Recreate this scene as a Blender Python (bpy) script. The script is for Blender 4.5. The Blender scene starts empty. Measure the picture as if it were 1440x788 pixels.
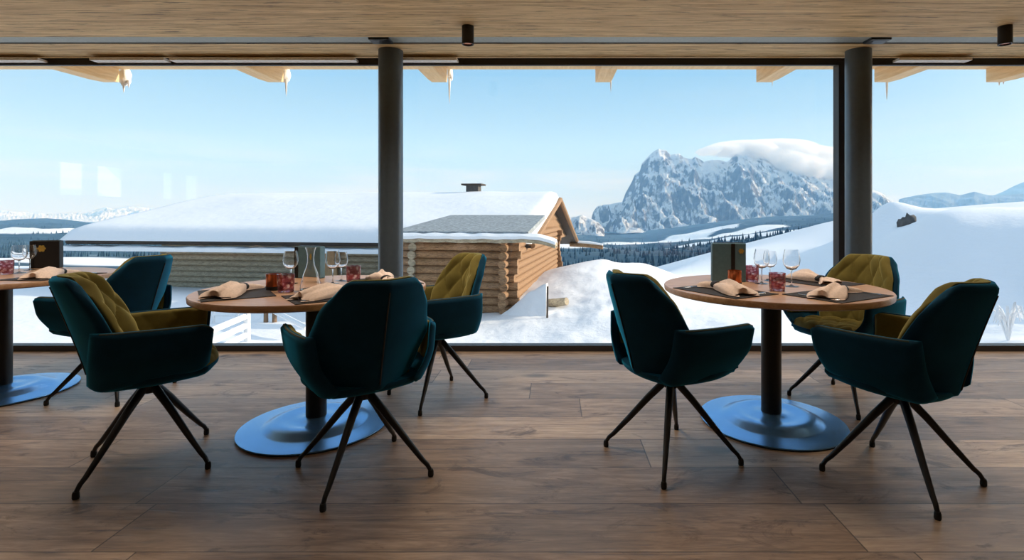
import bpy, bmesh, math, random
import numpy as np
from mathutils import Vector, Matrix, noise

R = math.radians
SUN, SKYHI, EXPO, HAZE, FILL_LAMP, GLOW = 6.2, 1.35, 0.0, 1.2e-4, 62, 4.0
C = bpy.context.scene.collection
random.seed(7)

# ------------------------------------------------------------------ camera (pinhole, level)
F, VX, VY, H = 731.8, 777.9, 301.5, 1.13          # focal length and vanishing point for a 1440x788 frame, eye height
cam_d = bpy.data.cameras.new('camera')
cam = bpy.data.objects.new('camera', cam_d); C.objects.link(cam)
cam.location = (0, 0, H); cam.rotation_euler = (R(90), 0, 0)
cam_d.sensor_width = 36; cam_d.lens = F / 1440 * 36
cam_d.shift_x = -(VX - 720) / 1440; cam_d.shift_y = -(394 - VY) / 1440
cam_d.clip_start = 0.05; cam_d.clip_end = 40000
bpy.context.scene.camera = cam

def P(px, py, Y):                                  # survey helper: sight line at depth Y -> world point
    return Vector(((px - VX) / F * Y, Y, H - (py - VY) / F * Y))
def G(px, py, z):                                  # sight line meets the level z
    Y = F * (H - z) / (py - VY)
    return Vector(((px - VX) / F * Y, Y, z))

# ------------------------------------------------------------------ materials
def srgb(r, g, b):
    f = lambda c: c / 12.92 if c <= .04045 else ((c + .055) / 1.055) ** 2.4
    return (f(r / 255), f(g / 255), f(b / 255), 1)

class NT:
    def __init__(s, name):
        s.m = bpy.data.materials.new(name); s.m.use_nodes = True
        s.t = s.m.node_tree; s.t.nodes.clear()
        s.out = s.n('ShaderNodeOutputMaterial')
    def n(s, typ, **kw):
        x = s.t.nodes.new(typ)
        for k, v in kw.items(): setattr(x, k, v)
        return x
    def l(s, a, b): s.t.links.new(a, b)
    def val(s, v, sock):
        if hasattr(v, 'is_output'): s.l(v, sock)
        else: sock.default_value = v
    def math(s, op, a, b=0.0, c=0.0):
        x = s.n('ShaderNodeMath', operation=op)
        for i, v in enumerate((a, b, c)): s.val(v, x.inputs[i])
        return x.outputs[0]
    def mix(s, f, a, b, blend='MIX'):
        x = s.n('ShaderNodeMix', data_type='RGBA', blend_type=blend)
        s.val(f, x.inputs[0]); s.val(a, x.inputs[6]); s.val(b, x.inputs[7])
        return x.outputs[2]
    def ramp(s, f, stops, interp='LINEAR'):
        x = s.n('ShaderNodeValToRGB'); cr = x.color_ramp; cr.interpolation = interp
        while len(cr.elements) < len(stops): cr.elements.new(.5)
        for e, (p, c) in zip(cr.elements, stops):
            e.position = p; e.color = c if len(c) == 4 else (*c, 1)
        s.val(f, x.inputs[0]); return x.outputs[0]
    def coord(s, kind='Object', scale=(1, 1, 1)):
        t = s.n('ShaderNodeTexCoord'); mp = s.n('ShaderNodeMapping')
        mp.inputs['Scale'].default_value = scale
        s.l(t.outputs[kind], mp.inputs[0]); return mp.outputs[0]
    def noise(s, vec, scale=5, detail=4, rough=.5, dist=0):
        x = s.n('ShaderNodeTexNoise'); s.l(vec, x.inputs['Vector'])
        x.inputs['Scale'].default_value = scale; x.inputs['Detail'].default_value = detail
        x.inputs['Roughness'].default_value = rough; x.inputs['Distortion'].default_value = dist
        return x.outputs[0]
    def bump(s, h, strength=.2, dist=.01):
        x = s.n('ShaderNodeBump'); x.inputs['Strength'].default_value = strength
        x.inputs['Distance'].default_value = dist; s.l(h, x.inputs['Height']); return x.outputs[0]
    def pbr(s, col, rough=.5, metal=0, normal=None, **kw):
        b = s.n('ShaderNodeBsdfPrincipled')
        s.val(col, b.inputs['Base Color']); s.val(rough, b.inputs['Roughness']); s.val(metal, b.inputs['Metallic'])
        if normal is not None: s.l(normal, b.inputs['Normal'])
        for k, v in kw.items(): s.val(v, b.inputs[k.replace('_', ' ')])
        s.l(b.outputs[0], s.out.inputs[0]); return b

def plain(name, rgb, rough=.5, metal=0, spec=None, nscale=40, namp=.12, bump=0.0):
    s = NT(name); v = s.coord('Object')
    f = s.noise(v, nscale, 4, .6)
    c = srgb(*rgb); d = tuple(x * (1 - namp) for x in c[:3]) + (1,); e = tuple(min(1, x * (1 + namp)) for x in c[:3]) + (1,)
    col = s.ramp(f, [(.3, d), (.7, e)])
    kw = {}
    if spec is not None: kw['Specular_IOR_Level'] = spec
    s.pbr(col, rough, metal, s.bump(f, bump, .01) if bump else None, **kw)
    return s.m

def wood(name, dark, light, scale=(1, 12, 12), rough=.6, flecks=.0, bump=.15, nscale=3):
    s = NT(name); v = s.coord('Object', scale)
    a = s.noise(v, nscale, 8, .62, .4); b = s.noise(v, nscale * 4.1, 5, .6)
    f = s.math('ADD', s.math('MULTIPLY', a, .65), s.math('MULTIPLY', b, .35))
    col = s.ramp(f, [(.32, srgb(*dark)), (.66, srgb(*light))])
    if flecks:
        k = s.noise(v, nscale * 1.9, 6, .7, .3)
        m = s.ramp(k, [(.565, (0, 0, 0)), (.63, (1, 1, 1))])
        col = s.mix(s.math('MULTIPLY', m, flecks), col, tuple(x * .28 for x in srgb(*dark)[:3]) + (1,))
    s.pbr(col, rough, 0, s.bump(f, bump, .01)); return s.m

def velvet(name, rgb, sheen):
    s = NT(name); v = s.coord('Object'); f = s.noise(v, 9, 5, .65); g = s.noise(v, 240, 2, .6)
    c = srgb(*rgb)
    col = s.ramp(f, [(.3, tuple(x * .8 for x in c[:3])), (.7, tuple(x * 1.2 for x in c[:3]))])
    b = s.pbr(col, .85, 0, s.bump(g, .15, .002), Sheen_Weight=1.0, Sheen_Roughness=.45, Sheen_Tint=srgb(*sheen), Specular_IOR_Level=.15)
    return s.m

def arch_glass(name, r0, tint=(1, 1, 1, 1)):
    s = NT(name); t = s.n('ShaderNodeBsdfTransparent'); t.inputs[0].default_value = tint
    g = s.n('ShaderNodeBsdfGlossy'); g.inputs['Roughness'].default_value = 0
    lw = s.n('ShaderNodeLayerWeight'); lw.inputs[0].default_value = .5
    fr = s.math('ADD', r0, s.math('MULTIPLY', s.math('POWER', lw.outputs['Facing'], 5), 1 - r0))
    m = s.n('ShaderNodeMixShader'); s.l(fr, m.inputs[0]); s.l(t.outputs[0], m.inputs[1]); s.l(g.outputs[0], m.inputs[2])
    s.l(m.outputs[0], s.out.inputs[0]); return s.m

def floor_mat():
    s = NT('oak_plank_floor'); tc = s.n('ShaderNodeTexCoord'); sp = s.n('ShaderNodeSeparateXYZ'); s.l(tc.outputs['Object'], sp.inputs[0])
    X, Y = sp.outputs[0], sp.outputs[1]
    row = s.math('FLOOR', s.math('DIVIDE', Y, .29))
    wn = s.n('ShaderNodeTexWhiteNoise', noise_dimensions='1D'); s.l(row, wn.inputs['W'])
    xo = s.math('ADD', X, s.math('MULTIPLY', wn.outputs[0], 7.3))
    xc = s.math('DIVIDE', xo, 2.6); cell = s.math('FLOOR', xc)
    wn2 = s.n('ShaderNodeTexWhiteNoise', noise_dimensions='2D')
    cb = s.n('ShaderNodeCombineXYZ'); s.l(row, cb.inputs[0]); s.l(cell, cb.inputs[1]); s.l(cb.outputs[0], wn2.inputs['Vector'])
    rnd = wn2.outputs[0]
    fy = s.math('FRACT', s.math('DIVIDE', Y, .29)); fx = s.math('FRACT', xc)
    ey = s.math('MINIMUM', fy, s.math('SUBTRACT', 1, fy)); ex = s.math('MINIMUM', fx, s.math('SUBTRACT', 1, fx))
    sy = s.math('LESS_THAN', ey, .008); sx = s.math('LESS_THAN', ex, .0011)
    seam = s.math('MAXIMUM', sy, sx)
    c3 = s.n('ShaderNodeCombineXYZ')
    s.l(s.math('MULTIPLY', X, .9), c3.inputs[0]); s.l(s.math('MULTIPLY', Y, 7), c3.inputs[1]); s.l(s.math('MULTIPLY', rnd, 50), c3.inputs[2])
    v = c3.outputs[0]
    a = s.noise(v, 2.2, 9, .65, 1.1); b = s.noise(v, 11, 6, .65, .4)
    c4 = s.n('ShaderNodeCombineXYZ'); s.l(X, c4.inputs[0]); s.l(s.math('MULTIPLY', Y, 2.2), c4.inputs[1]); s.l(s.math('MULTIPLY', rnd, 30), c4.inputs[2])
    blot = s.noise(c4.outputs[0], 1.3, 6, .6, .6)
    f = s.math('ADD', s.math('ADD', s.math('MULTIPLY', a, .5), s.math('MULTIPLY', b, .3)), s.math('MULTIPLY', s.math('SUBTRACT', rnd, .5), .2))
    f = s.math('ADD', f, s.math('MULTIPLY', blot, .2))
    col = s.ramp(f, [(.30, srgb(98, 78, 62)), (.45, srgb(148, 122, 100)), (.58, srgb(186, 158, 132)), (.74, srgb(222, 198, 170))])
    kn = s.noise(c4.outputs[0], 2.7, 8, .7, 1.5)
    col = s.mix(s.ramp(kn, [(.56, (0, 0, 0)), (.66, (.75, .75, .75))]), col, srgb(70, 48, 36))
    c5 = s.n('ShaderNodeCombineXYZ'); s.l(s.math('MULTIPLY', X, .45), c5.inputs[0]); s.l(s.math('MULTIPLY', Y, 13), c5.inputs[1]); s.l(s.math('MULTIPLY', rnd, 20), c5.inputs[2])
    ck = s.noise(c5.outputs[0], 3.1, 9, .75, 1.2)
    crack = s.ramp(ck, [(.54, (0, 0, 0)), (.63, (1, 1, 1))])
    col = s.mix(s.math('MULTIPLY', crack, .6), col, srgb(58, 40, 30))
    vo = s.n('ShaderNodeTexVoronoi'); s.l(c4.outputs[0], vo.inputs[0]); vo.inputs['Scale'].default_value = 1.15
    kno = s.ramp(s.math('ADD', vo.outputs['Distance'], s.math('MULTIPLY', b, .05)), [(.08, (1, 1, 1)), (.17, (0, 0, 0))])
    col = s.mix(s.math('MULTIPLY', kno, .8), col, srgb(52, 38, 32))
    grey = s.noise(c4.outputs[0], .8, 3, .5)
    col = s.mix(s.ramp(grey, [(.5, (0, 0, 0)), (.7, (.4, .4, .4))]), col, srgb(158, 142, 128))
    col = s.mix(s.math('MULTIPLY', seam, .75), col, srgb(34, 24, 20))
    rr = s.math('ADD', .29, s.math('MULTIPLY', b, .22))
    hgt = s.math('SUBTRACT', s.math('SUBTRACT', f, s.math('MULTIPLY', crack, .3)), s.math('MULTIPLY', seam, .7))
    s.pbr(col, rr, 0, s.bump(hgt, .25, .006), Specular_IOR_Level=.5)
    return s.m

def snow_mat(name='snow', tone=.88, bumpd=.03, sc=6):
    s = NT(name); v = s.coord('Object'); f = s.noise(v, sc, 6, .6)
    col = s.ramp(f, [(.3, (tone * .97, tone * .985, tone)), (.7, (tone, tone, tone))])
    s.pbr(col, .8, 0, s.bump(f, .5, bumpd), Specular_IOR_Level=.2); return s.m

def rock_snow_mat():
    s = NT('rock_and_snow'); g = s.n('ShaderNodeNewGeometry'); sp = s.n('ShaderNodeSeparateXYZ'); s.l(g.outputs['Normal'], sp.inputs[0])
    v = s.coord('Object', (1, 1, .35)); n1 = s.noise(v, .012, 9, .72, .3); n2 = s.noise(v, .03, 8, .7)
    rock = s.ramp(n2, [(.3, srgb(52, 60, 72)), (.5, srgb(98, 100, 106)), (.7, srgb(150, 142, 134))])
    k = s.math('ADD', sp.outputs[2], s.math('MULTIPLY', s.math('SUBTRACT', n1, .5), 1.5))
    f = s.ramp(k, [(.60, (0, 0, 0)), (.80, (1, 1, 1))])
    s.pbr(s.mix(f, rock, (.86, .88, .9, 1)), .9, 0, s.bump(n1, 1.0, 60), Specular_IOR_Level=.1); return s.m

def valley_mat():
    s = NT('forest_and_meadow'); at = s.n('ShaderNodeAttribute', attribute_name='forest')
    v = s.coord('Object', (1, 1, 1)); n1 = s.noise(v, .02, 6, .7); n2 = s.noise(v, .004, 5, .6)
    dark = s.ramp(n1, [(.35, srgb(58, 84, 100)), (.62, srgb(80, 106, 122)), (.74, srgb(150, 165, 172))])  # forest tones carry the blue of the haze in their colour
    k = s.math('ADD', at.outputs['Fac'], s.math('MULTIPLY', s.math('SUBTRACT', n2, .5), .7))
    f = s.ramp(k, [(.45, (0, 0, 0)), (.55, (1, 1, 1))])
    s.pbr(s.mix(f, (.86, .88, .9, 1), dark), .95, 0, None, Specular_IOR_Level=.05); return s.m

M = {}
M['floor'] = floor_mat()
M['ceiling'] = wood('laminated_timber_ceiling', (168, 130, 82), (250, 220, 164), (.42, 8, 8), .65, .9, .3, 4)
M['soffit'] = wood('pale_spruce', (216, 176, 124), (248, 216, 168), (12, 1, 12), .6, .0, .1)
M['tabletop'] = wood('oak_tabletop', (172, 128, 98), (216, 176, 142), (1.5, 14, 14), .36, .0, .08)
M['grey_strip'] = plain('grey_channel', (150, 158, 156), .5, .2)
M['steel_dark'] = plain('dark_painted_steel', (92, 106, 118), .36, .35, None, 30, .06)
M['frame'] = plain('dark_window_frame', (44, 40, 40), .45, .1)
M['black_metal'] = plain('black_powder_coat', (22, 22, 25), .4, .2)
M['rubber'] = plain('black_rubber', (16, 16, 17), .7)
M['base_steel'] = plain('sky_tinted_steel', (118, 172, 224), .27, .75, None, 6, .05)  # blue of the reflected sky put into the steel's base colour
M['light_trim'] = plain('light_grey_trim', (246, 246, 243), .5)
M['teal'] = velvet('teal_velvet', (8, 46, 68), (40, 175, 225))
M['olive'] = velvet('olive_velvet', (108, 98, 50), (200, 188, 120))
M['piping'] = velvet('grey_piping', (70, 78, 70), (130, 140, 130))
M['napkin'] = plain('beige_linen', (240, 218, 204), .9, 0, .1, 120, .1, .2)
M['band'] = plain('dark_band', (32, 30, 32), .6)
M['mat'] = plain('dark_placemat', (40, 34, 36), .7, 0, None, 200, .2, .2)
M['slate'] = plain('slate_cover', (92, 130, 148), .55)
M['black'] = plain('black_cover', (14, 15, 17), .5)
M['gold'] = plain('gold_foil', (214, 186, 96), .35, .6)
M['copper'] = plain('copper_glass', (196, 112, 70), .25, .7)
M['chrome'] = plain('cutlery_steel', (205, 208, 212), .18, 1)
M['glass'] = arch_glass('window_glass', .05, (.99, .995, .995, 1))
M['plaster'] = plain('off_white_plaster', (150, 130, 108), .9, 0, .1, 8, .05)
M['snow'] = snow_mat('snow', .88, .05, 5)
M['roof_snow'] = snow_mat('roof_snow', .86, .06, 2)
M['log'] = wood('weathered_logs', (84, 60, 42), (190, 150, 110), (1.6, 10, 10), .85, .85, .7, 3)
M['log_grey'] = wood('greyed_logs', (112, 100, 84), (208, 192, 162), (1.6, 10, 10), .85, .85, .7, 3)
M['log_end'] = wood('log_end_grain', (150, 104, 60), (226, 182, 124), (9, 9, 9), .8, .2, .4, 2)
M['grey_roof'] = plain('mottled_grey_roof', (150, 156, 158), .9, 0, .1, 9, .4, .9)
M['dark_wood'] = wood('dark_eave_board', (40, 36, 34), (84, 74, 66), (1, 9, 9), .85, .2, .3)
M['plank_door'] = wood('plank_door', (150, 112, 76), (206, 168, 124), (12, 12, 1), .8, .3, .3)
M['white_paint'] = plain('white_painted_wood', (232, 234, 236), .5)
M['post_wood'] = wood('brown_post', (96, 74, 56), (150, 122, 96), (9, 9, 1), .8)
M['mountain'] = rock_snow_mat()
M['valley'] = valley_mat(); M['ridge'] = plain('haze_blue_ridge', (120, 134, 150), .95, 0, .05, .006, .5)  # ridge colour has the blue of distant haze mixed in
M['conifer'] = plain('haze_blue_conifer', (62, 90, 108), .95, 0, .05, .05, .3)  # blue of the valley haze put into the conifer colour
M['stone'] = plain('dark_rock', (96, 94, 92), .9, 0, .1, 3, .3, .5)
def cloud():
    s = NT('cloud_vapour'); v = s.n('ShaderNodeVolumeScatter'); v.inputs['Color'].default_value = (1, 1, 1, 1); v.inputs['Density'].default_value = .010; v.inputs['Anisotropy'].default_value = .2
    s.l(v.outputs[0], s.out.inputs['Volume']); return s.m
M['cloud'] = cloud()
def ice():
    s = NT('ice'); b = s.pbr((.95, .97, 1, 1), .3, 0, None, Transmission_Weight=.15, IOR=1.3); return s.m
M['ice'] = ice()
def clear_glass(name, tint, rough=.02):
    s = NT(name); s.pbr(tint, rough, 0, None, Transmission_Weight=1.0, IOR=1.45); return s.m
M['wineglass'] = clear_glass('drinking_glass', (1, 1, 1, 1))
def pinkglass():
    s = NT('patterned_pink_glass'); v = s.coord('Object', (1, 1, 1.2)); x = s.n('ShaderNodeTexVoronoi'); s.l(v, x.inputs[0]); x.inputs['Scale'].default_value = 46
    f = s.ramp(x.outputs[0], [(.3, srgb(255, 246, 244)), (.5, srgb(204, 134, 142))])
    s.pbr(f, .12, 0, None, Transmission_Weight=.88, IOR=1.35); return s.m
M['pink'] = pinkglass()

# ------------------------------------------------------------------ mesh helpers
class MB:
    def __init__(s): s.v = []; s.f = []
    def add(s, vs, fs):
        o = len(s.v); s.v += [tuple(x) for x in vs]; s.f += [tuple(i + o for i in q) for q in fs]; return s
    def box(s, c, d, rot=None):
        x, y, z = d[0] / 2, d[1] / 2, d[2] / 2
        vs = [Vector((a * x, b * y, e * z)) for a in (-1, 1) for b in (-1, 1) for e in (-1, 1)]
        if rot is not None: vs = [rot @ q for q in vs]
        vs = [q + Vector(c) for q in vs]
        return s.add(vs, [(0, 1, 3, 2), (4, 6, 7, 5), (0, 4, 5, 1), (2, 3, 7, 6), (0, 2, 6, 4), (1, 5, 7, 3)])
    def tube(s, pts, rad, n=12, cap=True, squash=1.0):
        pts = [Vector(p) for p in pts]; rings = []
        if not isinstance(rad, (list, tuple)): rad = [rad] * len(pts)
        up = None
        for i, p in enumerate(pts):
            d = (pts[min(i + 1, len(pts) - 1)] - pts[max(i - 1, 0)]).normalized()
            if up is None: up = Vector((0, 0, 1)) if abs(d.z) < .9 else Vector((1, 0, 0))
            a = d.cross(up).normalized(); b = a.cross(d).normalized(); up = b
            rings.append([p + (a * math.cos(t) + b * math.sin(t) * squash) * rad[i] for t in [2 * math.pi * k / n for k in range(n)]])
        vs = [q for r in rings for q in r]; fs = []
        for i in range(len(rings) - 1):
            for k in range(n):
                k2 = (k + 1) % n
                fs.append((i * n + k, i * n + k2, (i + 1) * n + k2, (i + 1) * n + k))
        if cap: fs += [tuple(range(n))[::-1], tuple(range((len(rings) - 1) * n, len(rings) * n))]
        return s.add(vs, fs)
    def lathe(s, prof, c=(0, 0, 0), n=40):
        vs = []; fs = []; m = len(prof)
        for k in range(n):
            t = 2 * math.pi * k / n
            vs += [(c[0] + r * math.cos(t), c[1] + r * math.sin(t), c[2] + z) for r, z in prof]
        for k in range(n):
            k2 = (k + 1) % n
            for i in range(m - 1): fs.append((k * m + i, k2 * m + i, k2 * m + i + 1, k * m + i + 1))
        return s.add(vs, fs)
    def sheet(s, fa, fb, ns, nt):                   # closed shell between two surfaces fa (front) and fb (back)
        vs = []; W = nt + 1
        for fn in (fa, fb):
            for i in range(ns + 1):
                for j in range(nt + 1): vs.append(fn(i / ns, j / nt))
        o = (ns + 1) * W; fs = []
        for i in range(ns):
            for j in range(nt):
                a, b, c_, d = i * W + j, (i + 1) * W + j, (i + 1) * W + j + 1, i * W + j + 1
                fs += [(a, b, c_, d), (o + d, o + c_, o + b, o + a)]
        for i in range(ns):
            a, b = i * W, (i + 1) * W; fs.append((a, o + a, o + b, b))
            a, b = i * W + nt, (i + 1) * W + nt; fs.append((b, o + b, o + a, a))
        for j in range(nt):
            a, b = j, j + 1; fs.append((b, o + b, o + a, a))
            a, b = ns * W + j, ns * W + j + 1; fs.append((a, o + a, o + b, b))
        return s.add(vs, fs)
    def grid(s, fn, nu, nv):
        vs = [fn(i, j) for i in range(nu) for j in range(nv)]
        fs = [(i * nv + j, (i + 1) * nv + j, (i + 1) * nv + j + 1, i * nv + j + 1) for i in range(nu - 1) for j in range(nv - 1)]
        return s.add(vs, fs)
    def build(s, name, mat, parent=None, smooth=True, bevel=0, weld=False, angle=40):
        me = bpy.data.meshes.new(name); me.from_pydata(s.v, [], s.f)
        bm = bmesh.new(); bm.from_mesh(me)
        if weld: bmesh.ops.remove_doubles(bm, verts=bm.verts, dist=1e-5)
        bmesh.ops.recalc_face_normals(bm, faces=bm.faces)
        if smooth:
            for e in bm.edges:
                if len(e.link_faces) == 2 and e.calc_face_angle(0) > R(angle): e.smooth = False
            for f in bm.faces: f.smooth = True
        bm.to_mesh(me); bm.free()
        me.materials.append(M[mat] if isinstance(mat, str) else mat)
        o = bpy.data.objects.new(name, me); C.objects.link(o)
        if parent: o.parent = parent
        if bevel:
            md = o.modifiers.new('bevel', 'BEVEL'); md.width = bevel; md.segments = 2; md.limit_method = 'ANGLE'; md.angle_limit = R(40)
        return o

def empty(name, loc=(0, 0, 0), rz=0):
    o = bpy.data.objects.new(name, None); o.empty_display_size = .1
    C.objects.link(o); o.location = loc; o.rotation_euler = (0, 0, rz); return o
def tag(o, label, cat, group=None):
    o['label'] = label; o['category'] = cat
    if group: o['group'] = group
    return o
def struct(o): o['kind'] = 'structure'; return o
def copy_tree(o, parent=None):
    c = o.copy(); C.objects.link(c)
    if parent: c.parent = parent
    for ch in list(o.children): copy_tree(ch, c)
    return c

# ------------------------------------------------------------------ room shell
CZ = 2.42; WY = 4.33; XL, XR, YB = -8.0, 8.0, -4.4
struct(MB().box((0, (YB + WY + .1) / 2, -.05), (16, WY + .1 - YB, .1)).build('floor', 'floor', smooth=False))
ce = struct(MB().box((0, (YB + 3.785) / 2, CZ + .1), (16, 3.785 - YB, .2)).box((0, (3.94 + 4.28) / 2, CZ + .1), (16, .34, .2)).build('ceiling', 'ceiling', smooth=False))
tr = struct(MB().box((0, 3.8625, CZ + .026), (16, .155, .04)).build('trim_1', 'grey_strip', smooth=False))
tr2 = struct(MB().box((0, 3.931, CZ + .022), (16, .010, .04)).build('trim_2', 'frame', smooth=False))
# back and right walls, left wall with its two pairs of small square windows
struct(MB().box((0, YB - .1, 1.3), (16.4, .2, 2.6)).build('wall_back', 'plaster', smooth=False))
struct(MB().box((XR + .1, (YB + WY) / 2, 1.3), (.2, WY - YB, 2.6)).build('wall_right', 'plaster', smooth=False))
wins = [(-.37, .23), (-1.19, -.46), (-2.50, -2.0), (-3.28, -2.66)]
mb = MB(); zb, zt = 1.45, 2.0
mb.box((XL - .1, (YB + WY) / 2, zb / 2), (.2, WY - YB, zb)).box((XL - .1, (YB + WY) / 2, (zt + 2.6) / 2), (.2, WY - YB, 2.6 - zt))
edges = [WY] + [e for a, b in wins for e in (b, a)] + [YB]
for a, b in zip(edges[0::2], edges[1::2]): mb.box((XL - .1, (a + b) / 2, (zb + zt) / 2), (.2, abs(a - b), zt - zb))
struct(mb.build('wall_left', 'plaster', smooth=False))

# window wall: head, sill, mullions and three panes
xs = [XL, -1.33, 2.38, XR]
for i in range(3):
    a, b = xs[i], xs[i + 1]
    w = struct(empty('window_%d' % (i + 1), ((a + b) / 2, WY, 0)))
    L = b - a
    MB().box((0, 0, .022), (L, .09, .05)).build('sill_frame', 'frame', w, False, .003)
    MB().box((0, -.025, CZ - .03), (L, .035, .06)).build('head_frame', 'frame', w, False, .003)
    if i: MB().box((-L / 2, 0, CZ / 2), (.055, .09, CZ - .06)).build('mullion', 'frame', w, False, .003)
    MB().box((0, .01, 1.2), (L - .05, .012, 2.34)).build('glass_pane', 'glass', w, False)
# light cover strips along the window head
segs = [(-60, 66), (137, 240), (247, 504), (566, 645), (1256, 1357)]
for i, (a, b) in enumerate(segs):
    p, q = P(a, 86, 4.28), P(b, 86, 4.28)
    struct(MB().box(((p.x + q.x) / 2, 4.245, 2.386), (q.x - p.x, .085, .020)).build('trim_%d' % (i + 3), 'light_trim', smooth=False, bevel=.002))

# roof over the room and the eave outside
struct(MB().box((0, (YB - .6 + 4.4) / 2, CZ + .42), (17.4, 4.4 - YB + .6, .34)).build('roof', 'soffit', smooth=False))
EY = 5.42
struct(MB().box((0, (4.36 + EY) / 2, 2.70), (17.4, EY - 4.36, .12)).build('eave_soffit', 'soffit', smooth=False))
raf = [(157, 'far left'), (388, ''), (618, ''), (848, ''), (1074, ''), (1240, ''), (1397, '')]
rl = ['pale wooden rafter end outside the window at far left, with snow hanging from it',
      'pale wooden rafter end outside, second from the left, midway to the left column',
      'pale wooden rafter end outside, just right of the left column',
      'pale wooden rafter end outside near the middle of the window, seen almost end on',
      'pale wooden rafter end outside above the mountain cloud, left of the mullion',
      'pale wooden rafter end outside, just right of the right column',
      'pale wooden rafter end outside at the far right edge of the window']
for i, (px, _) in enumerate(raf):
    x = (px - VX) / F * 5.4
    o = MB().add([(x + sx * .08, y, z) for sx in (-1, 1) for y, z in ((4.40, 2.642), (4.40, 2.47), (5.22, 2.485), (5.40, 2.50), (5.40, 2.642))],
                 [(0, 1, 2, 3, 4), (9, 8, 7, 6, 5), (0, 5, 6, 1), (1, 6, 7, 2), (2, 7, 8, 3), (3, 8, 9, 4), (4, 9, 5, 0)]).build('rafter', 'soffit', smooth=False, bevel=.006)
    tag(o, rl[i], 'rafter', 'roof rafters beyond the window')
# snow lumps and icicles at the rafter ends
def lump(c, d, seed, name='snow_lump', sub=3, amp=.25, mat='snow'):
    bm = bmesh.new(); bmesh.ops.create_icosphere(bm, subdivisions=sub, radius=1)
    for v in bm.verts:
        k = 1 + amp * noise.noise(v.co * 1.7 + Vector((seed, 0, 0))) + amp * .5 * noise.noise(v.co * 4 + Vector((0, seed, 0)))
        v.co = Vector((v.co.x * d[0] * k, v.co.y * d[1] * k, v.co.z * d[2] * k)) + Vector(c)
    for f in bm.faces: f.smooth = True
    me = bpy.data.meshes.new(name); bm.to_mesh(me); bm.free(); me.materials.append(M[mat])
    o = bpy.data.objects.new(name, me); C.objects.link(o); return o
lumps = [(176, 108, 8, 13, 'lump of frozen snow clinging to the leftmost rafter end'), (402, 105, 6, 11, 'small lump of frozen snow on the second rafter end from the left'),
         (633, 104, 4, 10, 'narrow lump of snow on the rafter end right of the left column')]
for i, (px, py, w, h, lb) in enumerate(lumps):
    p = P(px, py, 5.47); k = 5.47 / F
    tag(lump(p, (w * k, .05, h * k), i * 3.1), lb, 'snow', 'snow lumps on the rafter ends')
ics = [(174, 118, 131, 'icicle below the snow on the leftmost rafter end, longer of its pair'), (181, 117, 124, 'short icicle at the right of the leftmost snow lump'),
       (402.5, 113, 136, 'icicle under the second rafter end from the left'), (632, 112, 146, 'long icicle just right of the left column, the longest of all'),
       (607, 99, 108, 'tiny icicle left of the rafter beside the left column'), (859, 97, 130, 'icicle at the right side of the middle rafter end'),
       (1086, 99, 122, 'icicle right of the rafter above the mountain cloud'), (1247, 115, 141, 'icicle under the rafter right of the right column'),
       (1405, 114, 121, 'short icicle under the rightmost rafter end'), (1411, 114, 119, 'shortest icicle under the rightmost rafter end, right of its neighbour')]
for px, y0, y1, lb in ics:
    a, b = P(px, y0 - 4, 5.45), P(px, y1, 5.45)
    o = MB().tube([a, a.lerp(b, .3), a.lerp(b, .7), b], [.014, .012, .007, .001], 8).build('icicle', 'ice')
    tag(o, lb, 'icicle', 'icicles along the eave')

# round steel columns
for px, lb in ((549.5, 'round dark grey steel column standing left of the middle of the window'), (1207, 'round dark grey steel column beside the window mullion at right')):
    x = (px - VX) / F * 4.1
    c = empty('column', (x, 4.1, 0)); tag(c, lb, 'column', 'steel columns along the window')
    MB().lathe([(0, .012), (.094, .012), (.094, CZ), (0, CZ)], n=48).build('shaft', 'steel_dark', c)
    MB().lathe([(0, 0), (.115, 0), (.115, .01), (.095, .014), (0, .014)], n=48).build('base_collar', 'steel_dark', c)
    b = tag(MB().box((x, 3.862, CZ + .02), (.15, .11, .06)).box((x, 3.862, CZ - .006), (.09, .09, .012)).build('steel_bracket', 'black_metal', smooth=False, bevel=.004),
            'black steel bracket in the grey ceiling channel above the ' + ('left' if px < 800 else 'right') + ' column', 'bracket', 'brackets in the ceiling channel')

# surface mounted ceiling spotlights
for x, lb in ((-.585, 'small black cylinder spotlight on the ceiling right of the left column'), (3.10, 'small black cylinder spotlight on the ceiling at the far right')):
    s = empty('ceiling_spotlight', (x, 3.57, CZ)); tag(s, lb, 'spotlight', 'spotlights under the ceiling')
    MB().lathe([(0, 0), (.041, 0), (.041, -.125), (.034, -.125), (.034, -.105), (0, -.105)], n=32).build('housing', 'black_metal', s)
    MB().lathe([(0, -.11), (.033, -.11), (.030, -.118), (0, -.12)], n=24).build('lens', 'copper', s)
    ld = bpy.data.lights.new('spot_lamp', 'SPOT'); ld.energy = 25; ld.color = (1, .86, .70); ld.spot_size = R(110); ld.spot_blend = 1; ld.shadow_soft_size = .03
    lo = bpy.data.objects.new('spot_lamp', ld); C.objects.link(lo); lo.location = (x, 3.57, CZ - .13)

# fill lamps added out of frame under the ceiling, without fixtures
for x in (-4.27, -2.43, -.585, 1.26, 3.10, 4.95):
    for y in (2.9, .6):
        ld = bpy.data.lights.new('fill_lamp', 'SPOT'); ld.energy = FILL_LAMP * (1.0 if y > 2 else .10); ld.color = (1, .86, .70); ld.spot_size = R(146); ld.spot_blend = 1; ld.shadow_soft_size = .3
        lo = bpy.data.objects.new('fill_lamp', ld); C.objects.link(lo); lo.location = (x, y, CZ - .14)

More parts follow.
